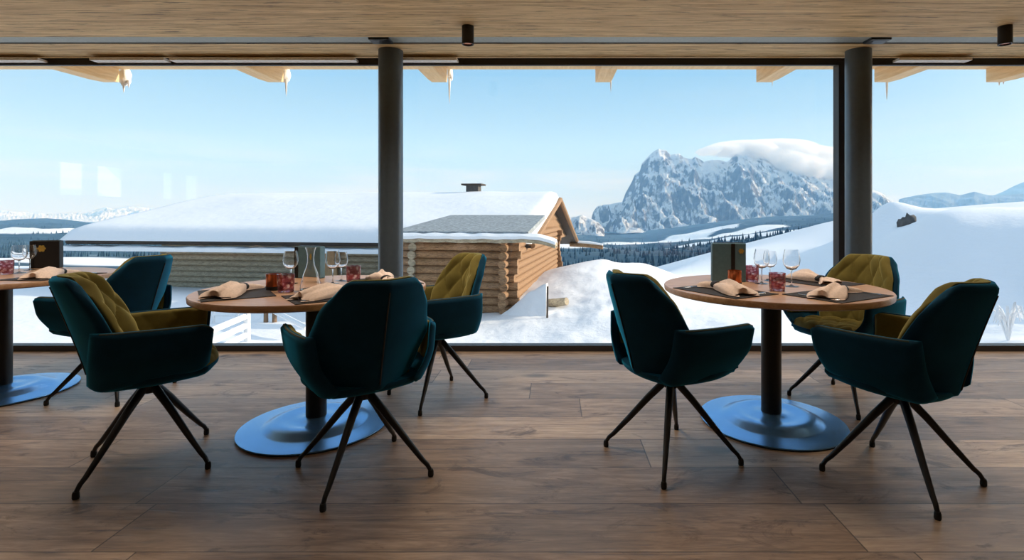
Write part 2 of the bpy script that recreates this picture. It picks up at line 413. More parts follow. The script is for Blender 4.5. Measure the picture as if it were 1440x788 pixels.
# ------------------------------------------------------------------ pedestal tables
TZ = .737
def make_table():
    t = empty('pedestal_table')
    MB().lathe([(0, TZ - .032), (.562, TZ - .032), (.57, TZ - .026), (.572, TZ - .006), (.568, TZ), (0, TZ)], n=96).build('tabletop', 'tabletop', t)
    MB().lathe([(0, .05), (.052, .05), (.052, TZ - .04), (0, TZ - .04)], n=40).build('pole', 'black_metal', t)
    MB().lathe([(0, TZ - .046), (.2, TZ - .046), (.2, TZ - .033), (0, TZ - .033)], n=40).build('top_plate', 'black_metal', t)
    MB().lathe([(0, .004), (.366, .004), (.375, .008), (.374, .013), (.33, .018), (.272, .020), (.255, .024), (.225, .040), (.195, .049), (.17, .050), (.14, .044), (.12, .043), (.07, .046), (.05, .055), (0, .055)], n=96).build('base_plate', 'base_steel', t)
    MB().lathe([(0, 0), (.37, 0), (.372, .005), (0, .005)], n=64).build('base_rim', 'rubber', t)
    return t
tables = [((-1.27, 2.79), 'round wooden pedestal table in the left half, with three chairs and a glass carafe'),
          ((1.19, 2.84), 'round wooden pedestal table right of the middle, with three chairs and a copper tealight'),
          ((-3.50, 3.30), 'round wooden pedestal table cut off by the left edge of the photo')]
t0 = make_table(); TB = []
for i, ((x, y), lb) in enumerate(tables):
    t = t0 if i == 0 else copy_tree(t0)
    t.location = (x, y, 0); t.rotation_euler.z = .15 * i; tag(t, lb, 'table', 'round pedestal tables'); TB.append(t)

# ------------------------------------------------------------------ swivel armchairs (front = +Y)
def lerp_tab(tab, t):
    for (a, va), (b, vb) in zip(tab, tab[1:]):
        if t <= b:
            k = (t - a) / (b - a); k = k * k * (3 - 2 * k) * .5 + k * .5
            return va + (vb - va) * k
    return tab[-1][1]
BW = [(0, .178), (.22, .215), (.46, .250), (.72, .225), (1, .172)]
def back_pt(s, t, off=0, shrink=1.0, zs=0.0):
    u = 2 * s - 1; w = lerp_tab(BW, t) * shrink
    z = .405 + (.465 + zs) * t
    z -= .05 * max(0, (abs(u) - .72) / .28) ** 2 * t ** 6
    lean = -.185 - .135 * t ** 1.15
    wrap = (.075 * abs(u) + .085 * abs(u) ** 2.2) * (1 - .38 * t ** 2)
    n = Vector((-.55 * u, 1, .28)).normalized()
    return Vector((u * w, lean + wrap, z)) + n * off
def quilt(u, v, ku, kv):
    a, b = u * ku + v * kv, u * ku - v * kv
    return (abs(math.sin(math.pi * a)) * abs(math.sin(math.pi * b))) ** .38
def edge_fade(s, t, e=.09):
    k = min(1, s / e, (1 - s) / e, t / e, (1 - t) / e); return math.sqrt(max(0, 1 - (1 - k) ** 2))
def make_chair():
    ch = empty('swivel_armchair')
    def rim(s, t): return edge_fade(s, t, .07)
    MB().sheet(lambda s, t: back_pt(s, t, .016 * rim(s, t)), lambda s, t: back_pt(s, t, -.004 - .020 * rim(s, t)), 32, 32).build('backrest', 'teal', ch, weld=True, angle=80)
    # raised centre seam of the back shell
    MB().tube([back_pt(.5, t / 12, -.0245) for t in range(1, 12)], .0035, 6).build('back_seam', 'black', ch)
    MB().sheet(lambda s, t: back_pt(s, t, .018 + edge_fade(s, t, .16) * (.026 + .024 * quilt(2 * s - 1, t, 1.9, 2.3)), .93, .0), lambda s, t: back_pt(s, t, .010, .93, .0), 64, 64).build('back_cushion', 'olive', ch, weld=True, angle=80)
    # seat: bowl shaped shell and quilted cushion
    def plan(s, t, k=1.0, y0=-.19):
        u, v = 2 * s - 1, t
        y = y0 + (.265 - y0) * v
        w = (.178 + .062 * math.sin(math.pi * min(1, v * 1.1) * .85)) * k
        y -= .05 * u * u * v - .045 * u * u * (1 - v)
        return u * w, y
    def seat_top(s, t):
        x, y = plan(s, t, .93, -.15); e = edge_fade(s, t, .14)
        return Vector((x, y, .432 + .034 * e + .018 * e * quilt(2 * s - 1, t, 1.9, 2.0) + .022 * t))
    def seat_bot(s, t):
        x, y = plan(s, t, .93, -.15); return Vector((x, y, .420 + .016 * t))
    MB().sheet(seat_top, seat_bot, 56, 56).build('seat_cushion', 'olive', ch, weld=True, angle=80)
    def sh_top(s, t):
        x, y = plan(s, t, 1.0, -.20); return Vector((x, y, .430 + .020 * t))
    def sh_bot(s, t):
        x, y = plan(s, t, 1.0, -.20); e = edge_fade(s, t, .35)
        return Vector((x, y, .415 + .020 * t - .042 * e))
    MB().sheet(sh_top, sh_bot, 24, 24).build('seat', 'teal', ch, weld=True, angle=80)
    # armrests: a flared outer panel with an olive inner pad
    for sg in (-1, 1):
        def arm(s, t, off, sg=sg):
            yb = -.195 + .02 * t; yf = .225 + .015 * t
            y = yb + (yf - yb) * s
            zb = .392 + .048 * s + .035 * max(0, 1 - s / .14) ** 2; zt = .652
            c = max(0, (s - .88) / .12) ** 2.2
            z = zb + (zt - zb) * t
            if t > .5: z -= .026 * c * (t - .5) * 2
            else: z += .026 * c * (.5 - t) * 2
            x = .186 - .02 * max(0, 1 - s / .2) ** 2 + .058 * math.sin(math.pi * .5 * min(1, t * 1.6)) + .028 * t + .014 * math.sin(math.pi * s) - .012 * (1 - s) ** 3
            n = Vector((1, 0, -.25)).normalized()
            v = Vector((x, y, z)) + n * off
            return Vector((v.x * sg, v.y, v.z))
        a = MB().sheet(lambda s, t: arm(s, t, .004 + .016 * edge_fade(s, t, .08)), lambda s, t: arm(s, t, -.004 - .008 * edge_fade(s, t, .08)), 32, 22).build('armrest', 'teal', ch, weld=True, angle=80)
        ip = lambda s, t: (.14 + .83 * s, .34 + .63 * t)
        MB().sheet(lambda s, t: arm(*ip(s, t), -.008), lambda s, t: arm(*ip(s, t), -.010 - edge_fade(s, t, .14) * (.014 + .008 * quilt(2 * s - 1, t, 1.4, .9))), 40, 24).build('armrest_pad', 'olive', a, weld=True, angle=80)
        MB().tube([arm(.08 + .88 * k / 14, .985, .004) for k in range(15)], .005, 6).build('piping', 'piping', a)
    # swivel hub and four-legged base
    MB().lathe([(0, .395), (.085, .395), (.085, .385), (.040, .378), (.036, .335), (.030, .322), (0, .320)], n=32).build('hub', 'black_metal', ch)
    for k in range(4):
        a = R(45 + 90 * k); d = Vector((math.cos(a), math.sin(a), 0))
        pts = [d * r + Vector((0, 0, z)) for r, z in ((.012, .362), (.10, .268), (.20, .150), (.272, .068), (.294, .048), (.305, .030), (.308, .014))]
        lg = MB().tube(pts, [.0185, .0165, .0135, .0105, .0095, .009, .0085], 12).build('leg', 'black_metal', ch)
        MB().lathe([(0, 0), (.0105, 0), (.0125, .006), (.012, .022), (.0095, .030), (0, .030)], tuple(d * .309), 14).build('foot_cap', 'rubber', lg)
    return ch
chairs = [((-1.837, 2.368), 34.4, 'teal armchair with puffy olive back cushion, seen in side view in the left foreground'),
          ((-.834, 2.286), 127.2, 'teal armchair seen from behind, in front of the left table'),
          ((.551, 2.436), 27.0, 'teal armchair seen from behind at the left side of the right table'),
          ((1.487, 2.228), 123.0, 'teal armchair in the right foreground, seen from its side and back'),
          ((1.768, 3.157), 208.2, 'armchair facing the camera behind the right table, olive quilting showing in front of the column'),
          ((-.719, 3.228), 219.8, 'armchair in front of the log cabin, behind the rear view chair of the left table'),
          ((-2.768, 3.284), 177.4, 'teal armchair with its back lit bright blue, behind the side view chair at left')]
c0 = make_chair()
for i, ((x, y), a, lb) in enumerate(chairs):
    c = c0 if i == 0 else copy_tree(c0)
    c.location = (x, y, 0); c.rotation_euler.z = R(a - 90); tag(c, lb, 'chair', 'teal and olive armchairs')

# ------------------------------------------------------------------ table settings
def polar(ti, ang, r): 
    x, y = tables[ti][0]; return Vector((x + r * math.cos(R(ang)), y + r * math.sin(R(ang)), TZ))
def make_napkin():
    n = empty('napkin')
    # lofted folded cloth: flared left end, pinched waist at the band, small fan at the right end
    secs = [(-.145, .060, .006), (-.135, .070, .020), (-.08, .066, .030), (-.03, .052, .034), (.01, .036, .030), (.04, .022, .024), (.055, .020, .022), (.075, .030, .024), (.105, .052, .020), (.125, .062, .012)]
    def body(i, j):
        x, w, h = secs[i]; t = 2 * math.pi * j / 44
        c, s_ = math.cos(t), math.sin(t)
        pl_ = math.sin(9 * c + i * .55) * .22 * (1 - abs(c)) + .18 * math.sin(2.6 * c + i * .7)
        zz = h * max(s_, 0) ** .55 * (1 + pl_)
        return Vector((x + .010 * math.sin(3 * t) + (.018 * math.sin(4 * c + 1) if i in (0, 9) else 0), w * c * (1 + .06 * math.sin(i * 1.7)), .003 + zz))
    MB().grid(body, len(secs), 45).build('cloth', 'napkin', n, weld=True, angle=60)
    b = MB().lathe([(.021, -.014), (.027, -.012), (.028, 0), (.027, .012), (.021, .014)], n=24).build('band', 'band', n)
    b.rotation_euler = (0, R(90), 0); b.location = (.048, 0, .0165); b.scale = (.55, 1, 1)
    return n
nk0 = make_napkin(); used = [False]
def setting(ti, ang, r=.36, nrot=0, wh=''):
    p = polar(ti, ang, r); a = R(ang + 90)
    m = MB(); 
    def pl(s, t): 
        x, y = (s - .5) * .42, (t - .5) * .30
        return Vector((x, y, .0035))
    m.sheet(pl, lambda s, t: pl(s, t) - Vector((0, 0, .0033)), 6, 6)
    o = m.build('placemat', 'mat', smooth=False); o.location = p; o.rotation_euler.z = a
    tag(o, 'dark rectangular placemat on the ' + wh, 'placemat', 'dark placemats')
    n = nk0 if not used[0] else copy_tree(nk0); used[0] = True
    n.scale = (1.25, 1.12, 1.35); n.location = p + Vector((0, 0, .0036)); n.rotation_euler.z = a + R(nrot)
    tag(n, 'beige napkin with dark band on the ' + wh, 'napkin', 'folded napkins')
    return p, a
S = {}
S['1a'] = setting(0, 216, .37, 150, 'left table, at the side view chair')
S['1b'] = setting(0, 308, .37, 20, 'left table, in front of the rear view chair')
S['1c'] = setting(0, 38, .37, 170, 'left table, towards the cabin and the left column')
S['2a'] = setting(1, 210, .37, 165, 'right table, at its left side')
S['2b'] = setting(1, 300, .37, 15, 'right table, at its front right side')
S['2c'] = setting(1, 29, .37, 160, 'right table, at its back towards the right column')
S['3a'] = setting(2, -4, .36, 20, 'table at the left edge')

def make_fork():
    f = empty('fork')
    MB().tube([(0, -.10, .002), (0, -.06, .003), (0, .02, .004), (0, .05, .0035)], [.005, .004, .0028, .0035], 8, squash=.4).build('handle', 'chrome', f)
    h = MB()
    for k in (-1.5, -.5, .5, 1.5): h.tube([(k * .002, .048, .0035), (k * .0048, .062, .003), (k * .0048, .10, .004)], [.0022, .0016, .0008], 6)
    h.tube([(0, .045, .0035), (0, .058, .003)], [.004, .010], 10, squash=.25)
    h.build('tines', 'chrome', f); return f
def make_knife():
    f = empty('knife')
    MB().tube([(0, -.11, .003), (0, -.05, .003), (0, .0, .003)], [.0055, .005, .004], 8, squash=.5).build('handle', 'chrome', f)
    MB().add([(-.004, 0, .002), (.006, 0, .002), (.008, .06, .002), (.003, .11, .002), (-.004, .10, .002), (-.004, 0, .004), (.006, 0, .003), (.008, .06, .003), (.003, .11, .003), (-.004, .10, .004)],
             [(4, 3, 2, 1, 0), (5, 6, 7, 8, 9)] + [(i, (i + 1) % 5, 5 + (i + 1) % 5, 5 + i) for i in range(5)]).build('blade', 'chrome', f, False); return f
fk0, kn0 = make_fork(), make_knife()
for i, (key, wh) in enumerate((('1b', 'left table near the carafe'), ('2a', 'right table near the copper tealight'), ('2b', 'right table at its front right side'), ('3a', 'table at the left edge'))):
    p, a = S[key]
    rot = Matrix.Rotation(a, 3, 'Z')
    for src, dx, nm in ((fk0, -.165, 'fork'), (kn0, .17, 'knife')):
        o = src if i == 0 else copy_tree(src)
        o.location = p + rot @ Vector((dx, -.01, .0038)); o.rotation_euler.z = a + R(180)
        tag(o, 'steel %s lying on the placemat of the %s' % (nm, wh), nm, nm + 's on the tables')

def make_wineglass():
    g = empty('wine_glass')
    MB().lathe([(0, 0), (.036, 0), (.036, .0015), (.01, .004), (.004, .010), (.0032, .03), (.0032, .07), (.006, .083), (0, .086)], n=32).build('foot_and_stem', 'wineglass', g)
    MB().lathe([(.004, .082), (.022, .088), (.037, .108), (.041, .132), (.038, .160), (.032, .186), (.0312, .186), (.037, .160), (.0398, .132), (.0358, .109), (.021, .090), (.001, .0855)], n=32).build('bowl', 'wineglass', g)
    return g
wg = [(0, (409, 399), 1.0, 'wine glass on the left table, left of the menu'), (0, (468, 399), 1.0, 'wine glass on the left table, just right of the menu'), (0, (480, 395), .92, 'wine glass on the left table, rightmost of its glasses'),
      (1, (1071, 399), 1.05, 'wine glass on the right table, nearest the menu'), (1, (1083, 395), .95, 'wine glass on the right table, between its two neighbours'), (1, (1113, 403), 1.08, 'wine glass on the right table, rightmost and largest'),
      (2, (27, 384), 1.0, 'wine glass on the left edge table, left of the menu'), (2, (42, 380), .95, 'wine glass on the left edge table, in front of the menu')]
g0 = make_wineglass()
for i, (ti, (px, py), sc, lb) in enumerate(wg):
    g = g0 if i == 0 else copy_tree(g0)
    g.location = G(px, py, TZ); g.scale = (sc, sc, sc); tag(g, lb, 'wine glass', 'wine glasses')
tumb = [((402, 411), 'patterned pink tumbler on the left table, left of the carafe'), ((1093, 409), 'patterned pink tumbler at the middle of the right table'), ((1057, 396), 'patterned pink tumbler on the right table between the menu and the wine glasses'),
        ((497, 396), 'patterned pink tumbler on the left table near the column'), ((8, 386), 'patterned tumbler at the left edge of the photo')]
tm0 = None
for (px, py), lb in tumb:
    if tm0 is None:
        o = tm0 = MB().lathe([(0, 0), (.033, 0), (.037, .004), (.040, .045), (.041, .092), (.0385, .092), (.037, .045), (.034, .010), (0, .009)], n=36).build('tumbler', 'pink')
    else: o = copy_tree(tm0)
    o.location = G(px, py, TZ); tag(o, lb, 'tumbler', 'patterned tumblers')
# carafe on the left table
p = G(437, 409, TZ)
cf = MB().lathe([(0, 0), (.046, 0), (.052, .006), (.050, .03), (.036, .085), (.020, .130), (.016, .165), (.019, .200), (.026, .222), (.0245, .222), (.0175, .200), (.0145, .165), (.0185, .130), (.034, .085), (.048, .03), (.048, .009), (0, .007)], n=40).build('carafe', 'wineglass')
cf.location = p; tag(cf, 'clear conical glass carafe on the left table', 'carafe')
# copper tealight on the right table
th = empty('tealight_holder', G(1033, 402, TZ)); tag(th, 'copper coloured glass tealight holder on the right table in front of the menu', 'candle holder')
MB().lathe([(0, 0), (.034, 0), (.037, .004), (.037, .085), (.034, .085), (.033, .008), (0, .007)], n=32).build('cup', 'copper', th)
MB().lathe([(0, .008), (.02, .008), (.02, .024), (0, .024)], n=20).build('candle', 'white_paint', th)
MB().lathe([(0, 0), (.0377, 0), (.0377, .02), (0, .02)], n=32).build('base', 'black', th)
t2 = copy_tree(th); t2.location = G(385, 408, TZ); tag(t2, 'dark tealight holder on the left table, left of the pink tumbler', 'candle holder')
# standing menus
def petal_disc(r, lobes, th=.0015):
    n = 48; m = MB(); pr = [(r * (1 - .28 * (1 - abs(math.cos(lobes * math.pi * k / n)))) * math.cos(2 * math.pi * k / n), r * (1 - .28 * (1 - abs(math.cos(lobes * math.pi * k / n)))) * math.sin(2 * math.pi * k / n)) for k in range(n)]
    vs = [(x, 0, z) for x, z in pr] + [(x, -th, z) for x, z in pr]
    return m.add(vs, [tuple(range(n)), tuple(range(2 * n - 1, n - 1, -1))] + [(i, (i + 1) % n, n + (i + 1) % n, n + i) for i in range(n)])
def menu(px, py, w, h, rz, lb, spine, emb, mat):
    o = empty('menu_box', G(px, py, TZ), rz); tag(o, lb, 'menu', 'standing menus')
    MB().box((0, 0, h / 2), (w, .05, h)).build('body', mat, o, False, .004)
    MB().box((spine * w, -.026, h / 2), (.022, .004, h - .004)).build('spine', 'black', o, False, .001)
    MB().box((0, .001, h + .001), (w - .02, .036, .004)).build('top_edge', 'black', o, False, .001)
    e = petal_disc(emb[2], 6).build('emblem', 'gold', o, False); e.location = (emb[0] * w, -.0262, emb[1] * h)
menu(1024, 396, .19, .225, R(-8), 'slate coloured standing menu with a black spine and gold emblem on the right table', .12, (.36, .8, .016), 'slate')
menu(436, 391, .175, .195, R(-12), 'slate coloured standing menu with a round gold emblem on the left table', -.44, (.12, .68, .022), 'slate')
menu(66, 377, .175, .20, R(16), 'black standing menu with a gold emblem on the left edge table', -.44, (-.1, .72, .026), 'black')

# ------------------------------------------------------------------ terrain
def tps(points):
    pts = np.array([[math.atan2(p[0], p[1]) * 3, math.log(math.hypot(p[0], p[1]))] for p in points]); z = np.array([p[2] for p in points])
    def U(r2): return np.where(r2 > 0, r2 * np.log(r2 + 1e-12), 0) * .5
    n = len(pts); d = ((pts[:, None] - pts[None]) ** 2).sum(-1)
    A = np.zeros((n + 3, n + 3)); A[:n, :n] = U(d) + np.eye(n) * .004; A[:n, n] = 1; A[:n, n + 1:] = pts; A[n, :n] = 1; A[n + 1:, :n] = pts.T
    w = np.linalg.solve(A, np.concatenate([z, [0, 0, 0]]))
    def f(X, Y):
        q = np.stack([np.arctan2(X, Y) * 3, np.log(np.hypot(X, Y))], -1)
        d2 = ((q[:, None] - pts[None]) ** 2).sum(-1)
        return U(d2) @ w[:n] + w[n] + q @ w[n + 1:]
    return f
def S_(px, py, Y): p = P(px, py, Y); return (p.x, p.y, p.z)
near = [S_(-150, 470, 13), S_(0, 486, 12), S_(300, 480, 12.5), S_(600, 482, 12.5), S_(850, 486, 12), S_(1100, 486, 11), S_(1440, 480, 11), S_(1600, 470, 11),
        S_(-150, 398, 24), S_(0, 402, 23), S_(100, 378, 30), S_(0, 375, 32), S_(-150, 372, 34), S_(200, 395, 25), S_(300, 432, 18), S_(450, 432, 18), S_(600, 440, 17), S_(690, 446, 16.2),
        S_(720, 432, 17.2), S_(770, 398, 20.5), S_(787, 378, 24), S_(849, 364, 26), S_(905, 370, 27), S_(868, 371, 26), S_(760, 462, 14), S_(850, 425, 16), S_(850, 395, 20), S_(800, 420, 17.5),
        S_(950, 388, 30), S_(950, 440, 16), S_(1000, 402, 26), (2.5, 45, -6), (5, 90, -14), (2, 60, -9), (-12, 60, -6), (-40, 70, -9), (-10, 34, -2.4), (-20, 36, -2.8), (-60, 60, -6), (-30, 140, -18), (0, 150, -22),
        S_(925, 386, 50), S_(1000, 359, 80), S_(1060, 346, 110), S_(1100, 331, 140), S_(1178, 309, 150), S_(1100, 372, 42), S_(1178, 372, 30), S_(1178, 340, 60), S_(1100, 430, 18),
        S_(1300, 305, 24), S_(1345, 306, 22), S_(1390, 316, 20.5), S_(1440, 322, 19), S_(1520, 328, 17), S_(1300, 405, 18), S_(1440, 420, 15), S_(1440, 385, 16.2), S_(1300, 355, 20.5), S_(1380, 395, 16.5), S_(1370, 350, 19), S_(1600, 340, 15.5),
        S_(1250, 292, 34), S_(1228, 303, 36), S_(1280, 314, 30), S_(1250, 345, 25), S_(1300, 304, 60), S_(1440, 286, 70), S_(1360, 301, 60), S_(1440, 306, 36), S_(1600, 280, 60), S_(1250, 303, 110), S_(1440, 288, 150)]
fn = tps(near)
NU, NV = 480, 190
us = np.tan(np.linspace(-1.22, .95, NU)); rs = np.exp(np.linspace(math.log(5.6), math.log(165), NV))
UU, RR = np.meshgrid(us, rs, indexing='ij'); nx, ny = UU / np.sqrt(1 + UU ** 2) * RR, 1 / np.sqrt(1 + UU ** 2) * RR
ny2 = RR / np.sqrt(1 + UU ** 2); nz = fn(nx.ravel(), ny.ravel()).reshape(nx.shape)
m = MB(); vs = []
for i in range(NU):
    for j in range(NV):
        x, y, z = nx[i, j], ny[i, j], nz[i, j]
        k = min(1, y / 14)
        q = Vector((x, y, 0))
        rough = .03 + .11 * max(0, 1 - abs(x - 1.5) / 5) * max(0, 1 - abs(y - 16) / 10) + .10 * max(0, 1 - abs(x - 14) / 8) * max(0, 1 - abs(y - 15) / 6)
        z += rough * (noise.noise(q * .55) + .6 * noise.noise(q * 1.4) + .35 * abs(noise.noise(q * 3.1)))
        z += .55 * math.exp(-((x - 21.6) / 1.5) ** 2 - ((y - 33) / 2.2) ** 2)
        vs.append((x, y, min(z, -.35) if y < 9 else z))
m.add(vs, [(i * NV + j, (i + 1) * NV + j, (i + 1) * NV + j + 1, i * NV + j + 1) for i in range(NU - 1) for j in range(NV - 1)])
gr = struct(m.build('snow_ground', 'snow', angle=180))
gi = {}
def ground_z(x, y): return float(fn(np.array([x]), np.array([y]))[0])
# unseen snow slope added outside the left windows to brighten their reflection
def bank(i, j):
    y = -7 + i * .5; k = j / 14
    return Vector((-9.6 - 5 * k, y, -.6 + 4.2 * k ** 1.1 + .2 * noise.noise(Vector((y * .7, k * 4, 0)))))
struct(MB().grid(bank, 18, 15).build('reflector_bank', 'snow', angle=180))

val = [S_(-200, 372, 230), S_(150, 372, 230), S_(400, 372, 230), S_(-200, 346, 800), S_(150, 346, 800), S_(-200, 331, 1500), S_(150, 331, 1500), S_(-100, 309, 3000), S_(0, 309, 3000), S_(60, 308, 3000), S_(110, 311, 3000), S_(200, 322, 3000), S_(500, 330, 3000),
       S_(500, 372, 230), S_(780, 392, 180), S_(780, 348, 1000), S_(790, 336, 2000), S_(800, 322, 3400), S_(850, 388, 220), S_(905, 388, 230), S_(1000, 366, 230), S_(900, 352, 1200), S_(900, 338, 2500), S_(850, 330, 3500), S_(960, 322, 3300),
       S_(1000, 334, 1500), S_(1060, 308, 3300), S_(1100, 324, 1200), S_(1178, 314, 1500), S_(1178, 302, 3300), S_(1250, 304, 2000), S_(1300, 308, 1000), S_(1440, 308, 1000), S_(1440, 298, 3000), S_(1000, 350, 600), S_(1178, 330, 300), S_(1440, 320, 250), S_(1600, 300, 3000)]
fv = tps(val)
NU2, NV2 = 340, 130
us = np.tan(np.linspace(-1.22, .95, NU2)); rs = np.exp(np.linspace(math.log(150), math.log(3900), NV2))
UU, RR = np.meshgrid(us, rs, indexing='ij'); nx, ny = UU / np.sqrt(1 + UU ** 2) * RR, RR / np.sqrt(1 + UU ** 2)
nz = fv(nx.ravel(), ny.ravel()).reshape(nx.shape)
def capd(x, y, a, b):
    ax, ay = a; dx, dy = b[0] - ax, b[1] - ay
    t = max(0, min(1, ((x - ax) * dx + (y - ay) * dy) / (dx * dx + dy * dy)))
    return math.hypot(x - ax - dx * t, y - ay - dy * t)
clear = [((235, 1450), (760, 2500), 130), ((420, 1500), (700, 1700), 60), ((230, 900), (330, 1000), 25), ((-1500, 1400), (-900, 1500), 60), ((30, 900), (0, 1400), 60), ((500, 900), (1100, 1100), 250), ((-300, 260), (-180, 280), 30)]
def forest_at(x, y):
    d = min(capd(x, y, a, b) - w for a, b, w in clear)
    f = .5 + d / 160
    return max(0, min(1, f))
vs = []; fo = []
for i in range(NU2):
    for j in range(NV2):
        x, y, z = nx[i, j], ny[i, j], nz[i, j]
        q = Vector((x, y, 0)); k = min(1, y / 1200)
        z += 22 * k * noise.fractal(q * .003, 1, 2, 5) * (1 - .6 * max(0, min(1, (y - 2600) / 800)))
        vs.append((x, y, z)); fo.append(forest_at(x, y))
m = MB(); m.add(vs, [(i * NV2 + j, (i + 1) * NV2 + j, (i + 1) * NV2 + j + 1, i * NV2 + j + 1) for i in range(NU2 - 1) for j in range(NV2 - 1)])
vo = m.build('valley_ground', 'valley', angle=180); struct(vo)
at = vo.data.attributes.new('forest', 'FLOAT', 'POINT'); at.data.foreach_set('value', fo)
# conifers too many to count on the valley sides
m = MB(); cnt = 0
while cnt < 5200:
    Y = math.exp(random.uniform(math.log(240), math.log(2400))); u = random.uniform(-1.2, 1.0); x = u * Y
    if forest_at(x, Y) < .62 or noise.noise(Vector((x * .006, Y * .006, 3))) < -.25: continue
    i = min(NU2 - 1, max(0, int((math.atan(u) + 1.22) / 2.17 * (NU2 - 1) + .5))); rr = math.hypot(x, Y)
    j = min(NV2 - 1, max(0, int((math.log(rr) - math.log(150)) / (math.log(3900) - math.log(150)) * (NV2 - 1) + .5)))
    z = vs[i * NV2 + j][2]; h = random.uniform(4, 8) * (.5 + .45 * min(1, Y / 900)); r = h * .26; a0 = random.random()
    b = [(x + r * math.cos(a0 + k * 1.2566), Y + r * math.sin(a0 + k * 1.2566), z - 1) for k in range(5)] + [(x, Y, z + h)]
    m.add(b, [(k, (k + 1) % 5, 5) for k in range(5)]); cnt += 1
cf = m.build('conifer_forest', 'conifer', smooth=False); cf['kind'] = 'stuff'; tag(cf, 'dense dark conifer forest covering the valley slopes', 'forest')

def massif(name, prof, Y0, depth, base_py, u_pad, lab, nv, amp, seed, fr=.0022, mat='mountain', back=.5):
    xs_ = [p[0] for p in prof]; ys_ = [p[1] for p in prof]; nu = int((xs_[-1] - xs_[0]) / 1.15)
    vs = []
    for i in range(nu):
        px = xs_[0] + (xs_[-1] - xs_[0]) * i / (nu - 1)
        top = H - (np.interp(px, xs_, ys_) - VY) / F * Y0
        u = (px - VX) / F
        for j in range(nv):
            t = j / (nv - 1) * (1 + back)
            Y = Y0 - depth + depth * t
            base = H - (base_py - VY) / F * (Y0 - depth)
            if t <= 1: k = .50 * t ** 1.6 + .50 * (max(0, t - .38) / .62) ** .8
            else: k = 1 - (t - 1) / back * .8
            q = Vector((u * Y * fr * 1.5, Y * fr * .55, seed))
            n1 = noise.ridged_multi_fractal(q, .9, 2.1, 6, 1.0, 2.0) - 1.1
            n2 = noise.fractal(q * 5, .8, 2.2, 4)
            wv = math.sin(math.pi * min(1, t)) if t < 1 else 0
            z = base + (top - base) * k + (amp * n1 + amp * .35 * n2) * (wv * .9 + .04)
            if t > .93 and t < 1.05: z = min(z, top + amp * .08 * n2)
            z = min(z, H + (top - H) * (Y / Y0) if top > H else z) if t < 1 else z
            vs.append((u * Y, Y, z))
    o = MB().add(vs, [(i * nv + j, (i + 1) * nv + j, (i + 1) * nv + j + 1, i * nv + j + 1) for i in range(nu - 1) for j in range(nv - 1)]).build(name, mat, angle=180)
    tag(o, lab, 'mountain'); return o
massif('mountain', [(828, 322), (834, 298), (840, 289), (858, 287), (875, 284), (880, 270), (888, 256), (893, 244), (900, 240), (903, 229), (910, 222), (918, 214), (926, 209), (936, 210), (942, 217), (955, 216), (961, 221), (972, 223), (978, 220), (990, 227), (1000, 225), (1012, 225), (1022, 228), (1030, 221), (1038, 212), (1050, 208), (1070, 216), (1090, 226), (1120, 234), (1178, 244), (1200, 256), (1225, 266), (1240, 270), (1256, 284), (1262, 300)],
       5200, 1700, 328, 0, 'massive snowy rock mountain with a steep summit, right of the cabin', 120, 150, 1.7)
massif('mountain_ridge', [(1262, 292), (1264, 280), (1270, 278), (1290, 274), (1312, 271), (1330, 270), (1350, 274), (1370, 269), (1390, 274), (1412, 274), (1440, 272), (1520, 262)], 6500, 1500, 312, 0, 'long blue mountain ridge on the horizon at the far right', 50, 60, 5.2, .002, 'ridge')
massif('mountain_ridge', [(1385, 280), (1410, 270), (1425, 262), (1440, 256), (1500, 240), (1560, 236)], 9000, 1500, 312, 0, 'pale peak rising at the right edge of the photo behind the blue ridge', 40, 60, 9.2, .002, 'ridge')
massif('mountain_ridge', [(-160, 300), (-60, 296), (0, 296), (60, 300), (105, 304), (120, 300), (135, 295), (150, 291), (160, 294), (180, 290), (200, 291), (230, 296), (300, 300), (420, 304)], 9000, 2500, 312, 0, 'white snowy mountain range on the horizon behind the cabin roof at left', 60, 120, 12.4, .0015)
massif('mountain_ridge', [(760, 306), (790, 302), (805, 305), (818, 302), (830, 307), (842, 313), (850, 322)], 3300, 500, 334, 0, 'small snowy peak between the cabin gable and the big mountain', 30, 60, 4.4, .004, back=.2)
# cloud draped over the summit ridge
m = MB(); bm = bmesh.new()
blobs = [(1045, 210, 52, 12), (1092, 212, 62, 17), (1140, 222, 50, 17), (1015, 211, 30, 8), (1120, 236, 46, 18), (1155, 238, 42, 18), (1100, 230, 34, 20), (996, 213, 16, 5)]
me = bpy.data.metaballs.new('cloud_balls')
vs_all = []
for k, (px, py, rx, ry) in enumerate(blobs):
    c = P(px, py, 5150); s_ = 5150 / F
    b = bmesh.new(); bmesh.ops.create_icosphere(b, subdivisions=5, radius=1)
    vv = []
    for v in b.verts:
        n_ = v.co.normalized(); d = 1 + .10 * noise.fractal(n_ * 1.6 + Vector((k * 5, 0, 0)), 1, 2, 4)
        vv.append(Vector((n_.x * rx * s_ * d, n_.y * 260 * d, n_.z * ry * s_ * d)) + c)
    b.verts.index_update(); m.add(vv, [[v.index for v in f.verts] for f in b.faces]); b.free()
bpy.data.metaballs.remove(me); bm.free()
tag(m.build('cloud', 'cloud', angle=180), 'white cloud draped over the mountain ridge', 'cloud')

# ------------------------------------------------------------------ log cabin (local x to the right end, y away from us)
cab = empty('log_cabin', (-.83, 19.5, 0), R(-7.9)); tag(cab, 'long log cabin with a thick snow covered roof outside the window', 'cabin')
EZ, RZ, BZ, YR, YF, XLc = .02, 1.98, -.9, 8.6, 19.0, -20.2
def roof_z(y): return EZ + (RZ - EZ) * y / YR if y <= YR else RZ + (BZ - RZ) * (y - YR) / (YF - YR)
